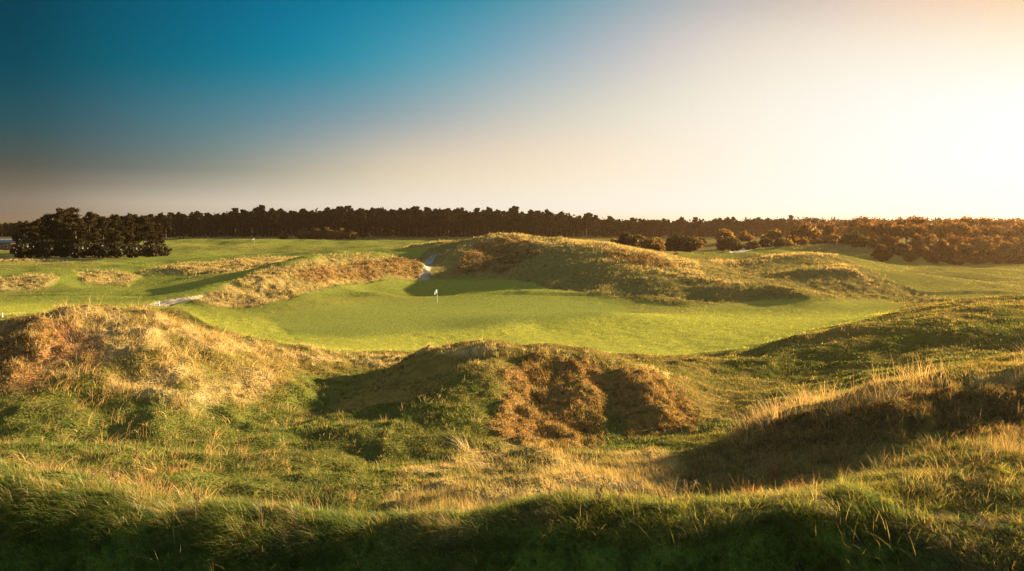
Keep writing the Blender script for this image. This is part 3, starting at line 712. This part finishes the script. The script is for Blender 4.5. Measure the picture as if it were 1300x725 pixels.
# shrubs at the foot of that clump
shrub_dark = [tree_meshes('shrub', 3, 530 + k, .22, 40, (.022, .024, .009), (.05, .038, .014)) for k in range(3)]
for k, (px, pt) in enumerate([(35, 302), (58, 303), (80, 305), (104, 306), (128, 308), (150, 308), (172, 308), (194, 309), (206, 312)]):
    x, y, h = top_h(px, pt, 250 + (k % 3) * 3)
    tree('shrub', shrub_dark[k % 3], x, y, h / 2.7, 'dark olive shrub at the foot of the nearer left pine clump', 'shrub', 'shrubs below the left pines')

# the long belt of pines on the horizon
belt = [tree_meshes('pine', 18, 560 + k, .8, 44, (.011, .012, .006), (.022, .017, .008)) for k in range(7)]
def belt_top(px):
    return np.interp(px, [-60, 0, 20, 205, 240, 300, 350, 420, 470, 510, 560, 600, 650, 700, 740, 790, 840, 880, 950, 1010, 1100, 1400], [284, 283, 282, 272, 272, 269, 266, 266, 264, 266, 264, 266, 268, 270, 274, 278, 278, 279, 277, 276, 276, 276])
BELT = 'pines of the horizon belt'
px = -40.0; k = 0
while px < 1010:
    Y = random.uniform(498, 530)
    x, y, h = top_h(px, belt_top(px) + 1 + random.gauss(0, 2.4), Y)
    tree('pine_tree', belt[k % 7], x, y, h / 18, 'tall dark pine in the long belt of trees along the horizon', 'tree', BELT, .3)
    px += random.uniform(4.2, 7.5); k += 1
# deeper rows read as one dark mass
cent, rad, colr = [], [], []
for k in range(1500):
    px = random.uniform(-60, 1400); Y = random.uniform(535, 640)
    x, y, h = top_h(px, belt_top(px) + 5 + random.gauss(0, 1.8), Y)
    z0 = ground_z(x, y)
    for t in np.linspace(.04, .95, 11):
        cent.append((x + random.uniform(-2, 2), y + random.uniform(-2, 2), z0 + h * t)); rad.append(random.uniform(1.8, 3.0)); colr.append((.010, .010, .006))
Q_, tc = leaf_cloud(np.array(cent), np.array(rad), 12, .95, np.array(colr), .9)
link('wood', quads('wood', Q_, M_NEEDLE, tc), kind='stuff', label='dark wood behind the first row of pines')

# autumn trees and scrub on the right
broad = [tree_meshes('broad', 10, 600 + k, .40, 34, (.12, .055, .016), (.17, .09, .024)) for k in range(5)]
top_r = lambda p: np.interp(p, [900, 960, 1010, 1050, 1090, 1150, 1200, 1255, 1300, 1400], [283, 281, 279, 275, 273, 272, 273, 272, 276, 276])
px = 1010.0; k = 0
while px < 1420:
    for row in range(3):
        Y = (252, 238, 226)[row] + random.uniform(-4, 4) + (0 if px > 1110 else 70)
        p = px + random.uniform(-8, 8)
        if row == 2 and p < 1120: continue
        x, y, h = top_h(p, top_r(p) + (0, 7, 22)[row] + abs(random.gauss(0, 2.5)), Y)
        tree('autumn_tree', broad[k % 5], x, y, h / 10.2, 'russet autumn tree in the wood on the right', 'tree', 'autumn trees of the right wood', .2)
        k += 1
    px += random.uniform(13, 19)
rust = [tree_meshes('shrub', 3, 640 + k, .26, 46, (.11, .06, .018), (.16, .10, .03)) for k in range(3)]
gold = [tree_meshes('shrub', 3, 650 + k, .26, 50, (.20, .12, .025), (.28, .17, .04)) for k in range(2)]
for k, (px, pt) in enumerate([(1120, 312), (1145, 308), (1170, 312), (1198, 306), (1226, 310), (1254, 306), (1280, 309), (1305, 306), (1340, 308), (1156, 318), (1212, 319), (1268, 318), (1185, 320), (1240, 320), (1296, 318)]):
    x, y, h = top_h(px, pt, 215 + (k % 3) * 2 - (5 if k > 8 else 0))
    tree('shrub', rust[k % 3], x, y, h / 2.7, 'rusty shrub along the foot of the right wood', 'shrub', 'shrubs below the right wood', .1)
single = [(797, 296, 225, 'ds', 'dark round bush on the crest behind the big far dune', 1.0), (858, 298, 262, 'ds', 'dark bush beside the pale sand left of the golden bushes', 1.0), (874, 301, 258, 'ds', 'lower green bush right of the dark bush by the sand', 1),
          (920, 292, 330, 'go', 'bright golden bush in front of the dark trees, left of two', 1.0), (946, 294, 335, 'ru', 'brown bush touching the bright golden bush', 1.0), (983, 294, 300, 'go', 'small golden bush right of the sand bunker', 1.0),
          (1023, 287, 300, 'ru', 'wide orange bush below the treeline', 1.0), (975, 301, 285, 'ds', 'dark low bush directly beside the sand bunker', 1.0), (1055, 298, 270, 'ru', 'brown bush right of the wide orange bush', 1.0),
          (1085, 294, 262, 'ds', 'olive bush on the rise before the right wood', 1.0), (1108, 300, 248, 'go', 'yellowish bush at the left end of the right wood', 1.0), (1040, 304, 255, 'ds', 'olive green bush on the slope below the wide orange bush', 1), (1068, 306, 240, 'ru', 'low brown bush on the slope at the left of the wood', 1),
          (955, 305, 262, 'ds', 'small dark scrub bush just below the brown bush', 1), (1000, 304, 262, 'go', 'straw yellow bush on the slope under the small golden bush', 1), (1094, 307, 228, 'ds', 'dark low scrub bush in front of the olive bush on the rise', 1),
          (830, 303, 250, 'ru', 'small brown bush between the dune crest bush and the dark bush by the sand', 1), (1128, 314, 219, 'go', 'yellow brown bush at the near left corner of the right wood', 1)]
shr = {'ds': shrub_dark, 'go': gold, 'ru': rust}
for k, (px, pt, Y, kd, lab, s_) in enumerate(single):
    x, y, h = top_h(px, pt, Y)
    tree('bush', shr[kd][k % len(shr[kd])], x, y, max(h, 1.5) / 2.7, lab, 'bush', None, .1)
scrub = shrub_dark + rust + gold[:1]
for k in range(34):
    px = random.uniform(985, 1190); lo_ = np.interp(px, [985, 1060, 1120, 1190], [304, 300, 302, 312])
    x, y, h = top_h(px, lo_ + random.uniform(-3, 9), random.uniform(219, 262) if px > 1080 else random.uniform(238, 320))
    if h < .8: continue
    tree('bush', scrub[k % 7], x, y, min(h, 5) / 2.7, 'brown or olive scrub bush among many between the low dunes and the right wood', 'bush', 'scrub before the right wood', .1)
for k in range(22):
    px = random.uniform(775, 1000)
    x, y, h = top_h(px, np.interp(px, [775, 880, 1000], [301, 302, 302]) + random.uniform(-3, 5), random.uniform(270, 420))
    if h < 1: continue
    tree('bush', scrub[k % 7], x, y, min(h, 5.5) / 2.7, 'low brown or olive scrub bush in front of the dark treeline behind the far dunes', 'bush', 'scrub behind the far dunes', .1)
# reddish bushes against the belt
for k, (px, pt) in enumerate([(385, 291), (400, 289), (416, 290), (432, 291), (446, 293), (360, 294)]):
    x, y, h = top_h(px, pt, 478)
    tree('bush', rust[k % 3], x, y, h / 2.7, 'russet bush in the row standing before the dark pine belt', 'bush', 'russet bushes before the pine belt', .1)

# ------------------------------------------------------------------ small built things
def box(x0, x1, y0, y1, z0, z1):
    v = np.array([(x, y, z) for z in (z0, z1) for y in (y0, y1) for x in (x0, x1)], float)
    f = [(0, 2, 3, 1), (4, 5, 7, 6), (0, 1, 5, 4), (2, 6, 7, 3), (0, 4, 6, 2), (1, 3, 7, 5)]
    return v, np.array(f).ravel(), np.arange(6) * 4, np.ones((8, 3))
def solid(name, parts_, mat, parent=None, **kw):
    q_ = join(*parts_); return link(name, mesh_from(name, q_[0], q_[1], q_[2], mat, q_[3]), parent, **kw)
def flag(px, py, h, label, fw=.42):
    x, y, z = on_ground(px, py)
    o = thing('golf_flag', label, 'golf flag', (x, y, z))
    solid('flagstick', [tube([(0, 0, -.1), (0, 0, h * .5), (0, 0, h)], [.022, .02, .016], 8)], M_WHITE, o)
    nx, nz = 9, 6; g = []
    for j in range(nz):
        for i in range(nx):
            t = i / (nx - 1)
            g.append((-.02 - fw * t * .8, .10 * math.sin(t * 6) * t, h - .02 - .46 * (j / (nz - 1)) * (1 - .15 * t) - .38 * t * t))
    g = np.array(g); fc = [(j * nx + i, j * nx + i + 1, (j + 1) * nx + i + 1, (j + 1) * nx + i) for j in range(nz - 1) for i in range(nx - 1)]
    solid('flag', [(g, np.array(fc).ravel(), np.arange(len(fc)) * 4, np.full((len(g), 3), .82))], M_FLAG, o)
flag(555, 384, 1.9, 'white flag on a thin pole in the hole of the putting green')
flag(323, 310, 2.6, 'tiny white flag far away on the left fairways', .9)
def post(px, py, h, label):
    x, y, z = on_ground(px, py)
    o = thing('marker_post', label, 'post', (x, y, z))
    solid('stake', [tube([(0, 0, -.1), (0, 0, h - .03), (0, 0, h)], [.05, .05, .03], 8)], M_WHITE, o)
post(202, 388.5, .6, 'short white marker post standing by the pale path')
post(3, 403, .4, 'low white marker at the left edge of the fairway')
# far building among the trees at the left edge
bx, by, bz = place(14, 312, 330); bz = ground_z(bx, by)
o = thing('house', 'low house with a pale roof and brick walls beside the left pine clump', 'house', (bx, by, bz))
hw, hd, hh = 4.6, 3.5, 2.7
solid('wall', [box(-hw, hw, -hd, hd, -.5, hh)], M_BRICK, o)
rv = np.array([(-hw - .4, -hd - .5, hh + .01), (hw + .4, -hd - .5, hh + .01), (hw + .4, hd + .5, hh + .01), (-hw - .4, hd + .5, hh + .01), (-hw - .4, 0, hh + 1.7), (hw + .4, 0, hh + 1.7)])
solid('roof', [(rv, np.array([0, 1, 5, 4, 2, 3, 4, 5, 0, 3, 2, 1]), np.array([0, 4, 8]), np.ones((6, 3))), (rv + 0, np.array([0, 4, 3, 1, 2, 5]), np.array([0, 3]), np.ones((6, 3)))], M_ROOF, o)
for wx in (-2.8, 0.2, 2.8):
    fr = solid('window', [box(wx - .55, wx + .55, -hd - .06, -hd - .003, .9, 2.1)], M_WHITE, o)
    solid('pane', [box(wx - .45, wx + .45, -hd - .075, -hd - .062, 1.0, 2.0)], M_GLASS, fr)

# ------------------------------------------------------------------ sky, sun, camera
def lin(c): return tuple(((v / 255 + .055) / 1.055) ** 2.4 if v / 255 > .04045 else v / 255 / 12.92 for v in c)
world = bpy.data.worlds.new('World'); SC.world = world; world.use_nodes = True
nt = world.node_tree; nt.nodes.clear(); L = nt.links.new
out = N(nt, 'ShaderNodeOutputWorld'); bg = N(nt, 'ShaderNodeBackground'); bg.inputs['Strength'].default_value = .1
L(bg.outputs[0], out.inputs['Surface'])
tc = N(nt, 'ShaderNodeTexCoord'); sp = N(nt, 'ShaderNodeSeparateXYZ'); L(tc.outputs['Generated'], sp.inputs[0])
az = N(nt, 'ShaderNodeMath', operation='ARCTAN2'); L(sp.outputs['X'], az.inputs[0]); L(sp.outputs['Y'], az.inputs[1])
azf = N(nt, 'ShaderNodeMapRange'); L(az.outputs[0], azf.inputs['Value']); azf.inputs['From Min'].default_value = -math.pi; azf.inputs['From Max'].default_value = math.pi
el = N(nt, 'ShaderNodeMath', operation='ARCSINE'); L(sp.outputs['Z'], el.inputs[0])
def ramp(stops):
    r = N(nt, 'ShaderNodeValToRGB'); cr = r.color_ramp; cr.interpolation = 'LINEAR'
    L(azf.outputs[0], r.inputs['Fac'])
    while len(cr.elements) < len(stops): cr.elements.new(.5)
    for e, (a, c) in zip(cr.elements, sorted(stops)):
        e.position = (a + 180) / 360; e.color = (*c, 1)
    return r
AZS = tuple(math.degrees(math.atan((p_ - 650) / F)) for p_ in (0, 130, 260, 390, 520, 650, 780, 910, 1040, 1170, 1300))
rows = [(1.1, [(136, 123, 105), (178, 164, 144), (208, 196, 176), (227, 215, 195), (240, 229, 210), (246, 238, 221), (251, 245, 229), (252, 249, 237), (252, 251, 243), (252, 251, 246), (252, 252, 248)], 1.4),
        (3.6, [(88, 87, 76), (106, 110, 104), (134, 139, 129), (180, 175, 158), (222, 208, 182), (240, 223, 196), (250, 236, 212), (254, 245, 226), (255, 252, 241), (255, 255, 250), (255, 255, 255)], 2.0),
        (7.5, [(32, 79, 88), (55, 98, 111), (74, 124, 137), (104, 144, 158), (148, 168, 174), (194, 196, 189), (225, 220, 203), (246, 238, 222), (252, 247, 236), (255, 253, 246), (255, 255, 253)], 2.2),
        (11.4, [(0, 66, 82), (0, 89, 107), (0, 109, 133), (16, 131, 157), (72, 153, 174), (132, 170, 185), (188, 192, 194), (229, 219, 206), (244, 235, 217), (250, 242, 225), (254, 246, 226)], 1.8),
        (15.2, [(0, 57, 74), (0, 78, 101), (0, 96, 126), (0, 112, 145), (4, 130, 158), (70, 146, 167), (133, 165, 177), (186, 183, 182), (216, 197, 185), (241, 208, 181), (247, 212, 172)], 1.1)]
KA = np.array([-180, -100, *AZS, 50, 62, 95, 150, 180.])
tab = []
for e, cols, boost in rows:
    c = np.array([lin(q_) for q_ in cols]); left, right = c[0], c[-1]; back = np.array(lin((160, 180, 196)))
    tab.append(np.stack([back, left * .9, *c, right * boost, right * boost * .9, right * .6, back, back]))
tab = np.array(tab); KE = np.array([r_[0] for r_ in rows])
def smooth_interp(xq, xk, yk):
    """monotone cubic through the measured colours"""
    d = np.diff(yk, axis=0) / np.diff(xk)[:, None]
    m = np.zeros_like(yk); m[0], m[-1] = d[0], d[-1]
    m[1:-1] = np.where(d[:-1] * d[1:] > 0, 2 * d[:-1] * d[1:] / (d[:-1] + d[1:] + 1e-12), 0)
    o = []
    for x in xq:
        i = int(np.clip(np.searchsorted(xk, x) - 1, 0, len(xk) - 2)); h = xk[i + 1] - xk[i]; t = np.clip((x - xk[i]) / h, 0, 1)
        o.append(yk[i] * (2 * t**3 - 3 * t**2 + 1) + h * m[i] * (t**3 - 2 * t**2 + t) + yk[i + 1] * (-2 * t**3 + 3 * t**2) + h * m[i + 1] * (t**3 - t**2))
    return np.array(o)
QA = np.array([-180, -120, -70, -45, *np.linspace(-34, 36, 20), 44, 52, 62, 78, 95, 125, 160, 180.])
QE = np.linspace(1.1, 15.2, 14)
tab = np.stack([smooth_interp(QE, np.degrees(np.arctan(np.tan(np.radians(KE)) * max(.8, math.cos(math.radians(a_))))), tab[:, j_]) for j_, a_ in enumerate(KA)], 1)
prev = None; prev_e = None
for e, colr_ in zip(QE, tab):
    cc_ = np.clip(smooth_interp(QA, KA, colr_), 0, 4)
    r = ramp([(a, tuple(c)) for a, c in zip(QA, cc_)])
    if prev is None: prev = r.outputs[0]
    else:
        f = N(nt, 'ShaderNodeMapRange'); L(el.outputs[0], f.inputs['Value']); f.inputs['From Min'].default_value = R(prev_e); f.inputs['From Max'].default_value = R(e)
        mx = N(nt, 'ShaderNodeMix', data_type='RGBA'); L(f.outputs[0], mx.inputs['Factor']); L(prev, mx.inputs['A']); L(r.outputs[0], mx.inputs['B']); prev = mx.outputs['Result']
    prev_e = e
f = N(nt, 'ShaderNodeMapRange'); L(el.outputs[0], f.inputs['Value']); f.inputs['From Min'].default_value = R(15.2); f.inputs['From Max'].default_value = R(55)
mx = N(nt, 'ShaderNodeMix', data_type='RGBA'); L(f.outputs[0], mx.inputs['Factor']); L(prev, mx.inputs['A']); mx.inputs['B'].default_value = (*lin((120, 168, 200)), 1)
sky = N(nt, 'ShaderNodeTexSky', sky_type='NISHITA'); sky.sun_disc = False; sky.sun_elevation = R(SUN_EL); sky.sun_rotation = R(SUN_AZ); sky.dust_density = 2; sky.altitude = 10
sc1 = N(nt, 'ShaderNodeVectorMath', operation='SCALE'); L(mx.outputs['Result'], sc1.inputs[0]); sc1.inputs['Scale'].default_value = 10 / 2 ** EXPO
m2 = N(nt, 'ShaderNodeMix', data_type='RGBA'); m2.inputs['Factor'].default_value = .003; L(sc1.outputs[0], m2.inputs['A']); L(sky.outputs[0], m2.inputs['B'])
L(m2.outputs['Result'], bg.inputs['Color'])

hz = solid('haze', [box(-3600, 3600, -200, 3200, -6, 24)], M_WHITE, kind='stuff')
mh, nth, oh = new_mat('haze_air'); hz.data.materials[0] = mh
pv = N(nth, 'ShaderNodeVolumePrincipled'); nth.links.new(pv.outputs[0], oh.inputs['Volume'])
pv.inputs['Color'].default_value = (1, .62, .32, 1); pv.inputs['Density'].default_value = HAZE; pv.inputs['Anisotropy'].default_value = .85
SC.cycles.volume_bounces = 0

sd = bpy.data.lights.new('sun', 'SUN'); sd.energy = 5; sd.angle = R(.6); sd.color = (1, .79, .47)
so = bpy.data.objects.new('sun', sd); COL.objects.link(so)
a, e = R(SUN_AZ), R(SUN_EL)
from mathutils import Vector
dirv = Vector((math.sin(a) * math.cos(e), math.cos(a) * math.cos(e), math.sin(e)))
so.rotation_euler = dirv.to_track_quat('Z', 'Y').to_euler(); so.location = (60, 40, 60)

cd = bpy.data.cameras.new('camera'); co = bpy.data.objects.new('camera', cd); COL.objects.link(co)
cd.sensor_width = 36; cd.lens = 36 * F / 1300; cd.clip_end = 9000; cd.clip_start = .1
co.location = (0, 0, CZ); co.rotation_euler = (math.pi / 2 - PITCH, 0, 0)
SC.camera = co
SC.view_settings.view_transform = 'Standard'; SC.view_settings.look = 'None'; SC.view_settings.exposure = EXPO; SC.view_settings.gamma = 1
SC.cycles.max_bounces = 5; SC.cycles.diffuse_bounces = 2; SC.cycles.transmission_bounces = 3; SC.cycles.transparent_max_bounces = 4
SC.cycles.use_denoising = True
SC.cycles.denoising_prefilter = 'NONE'
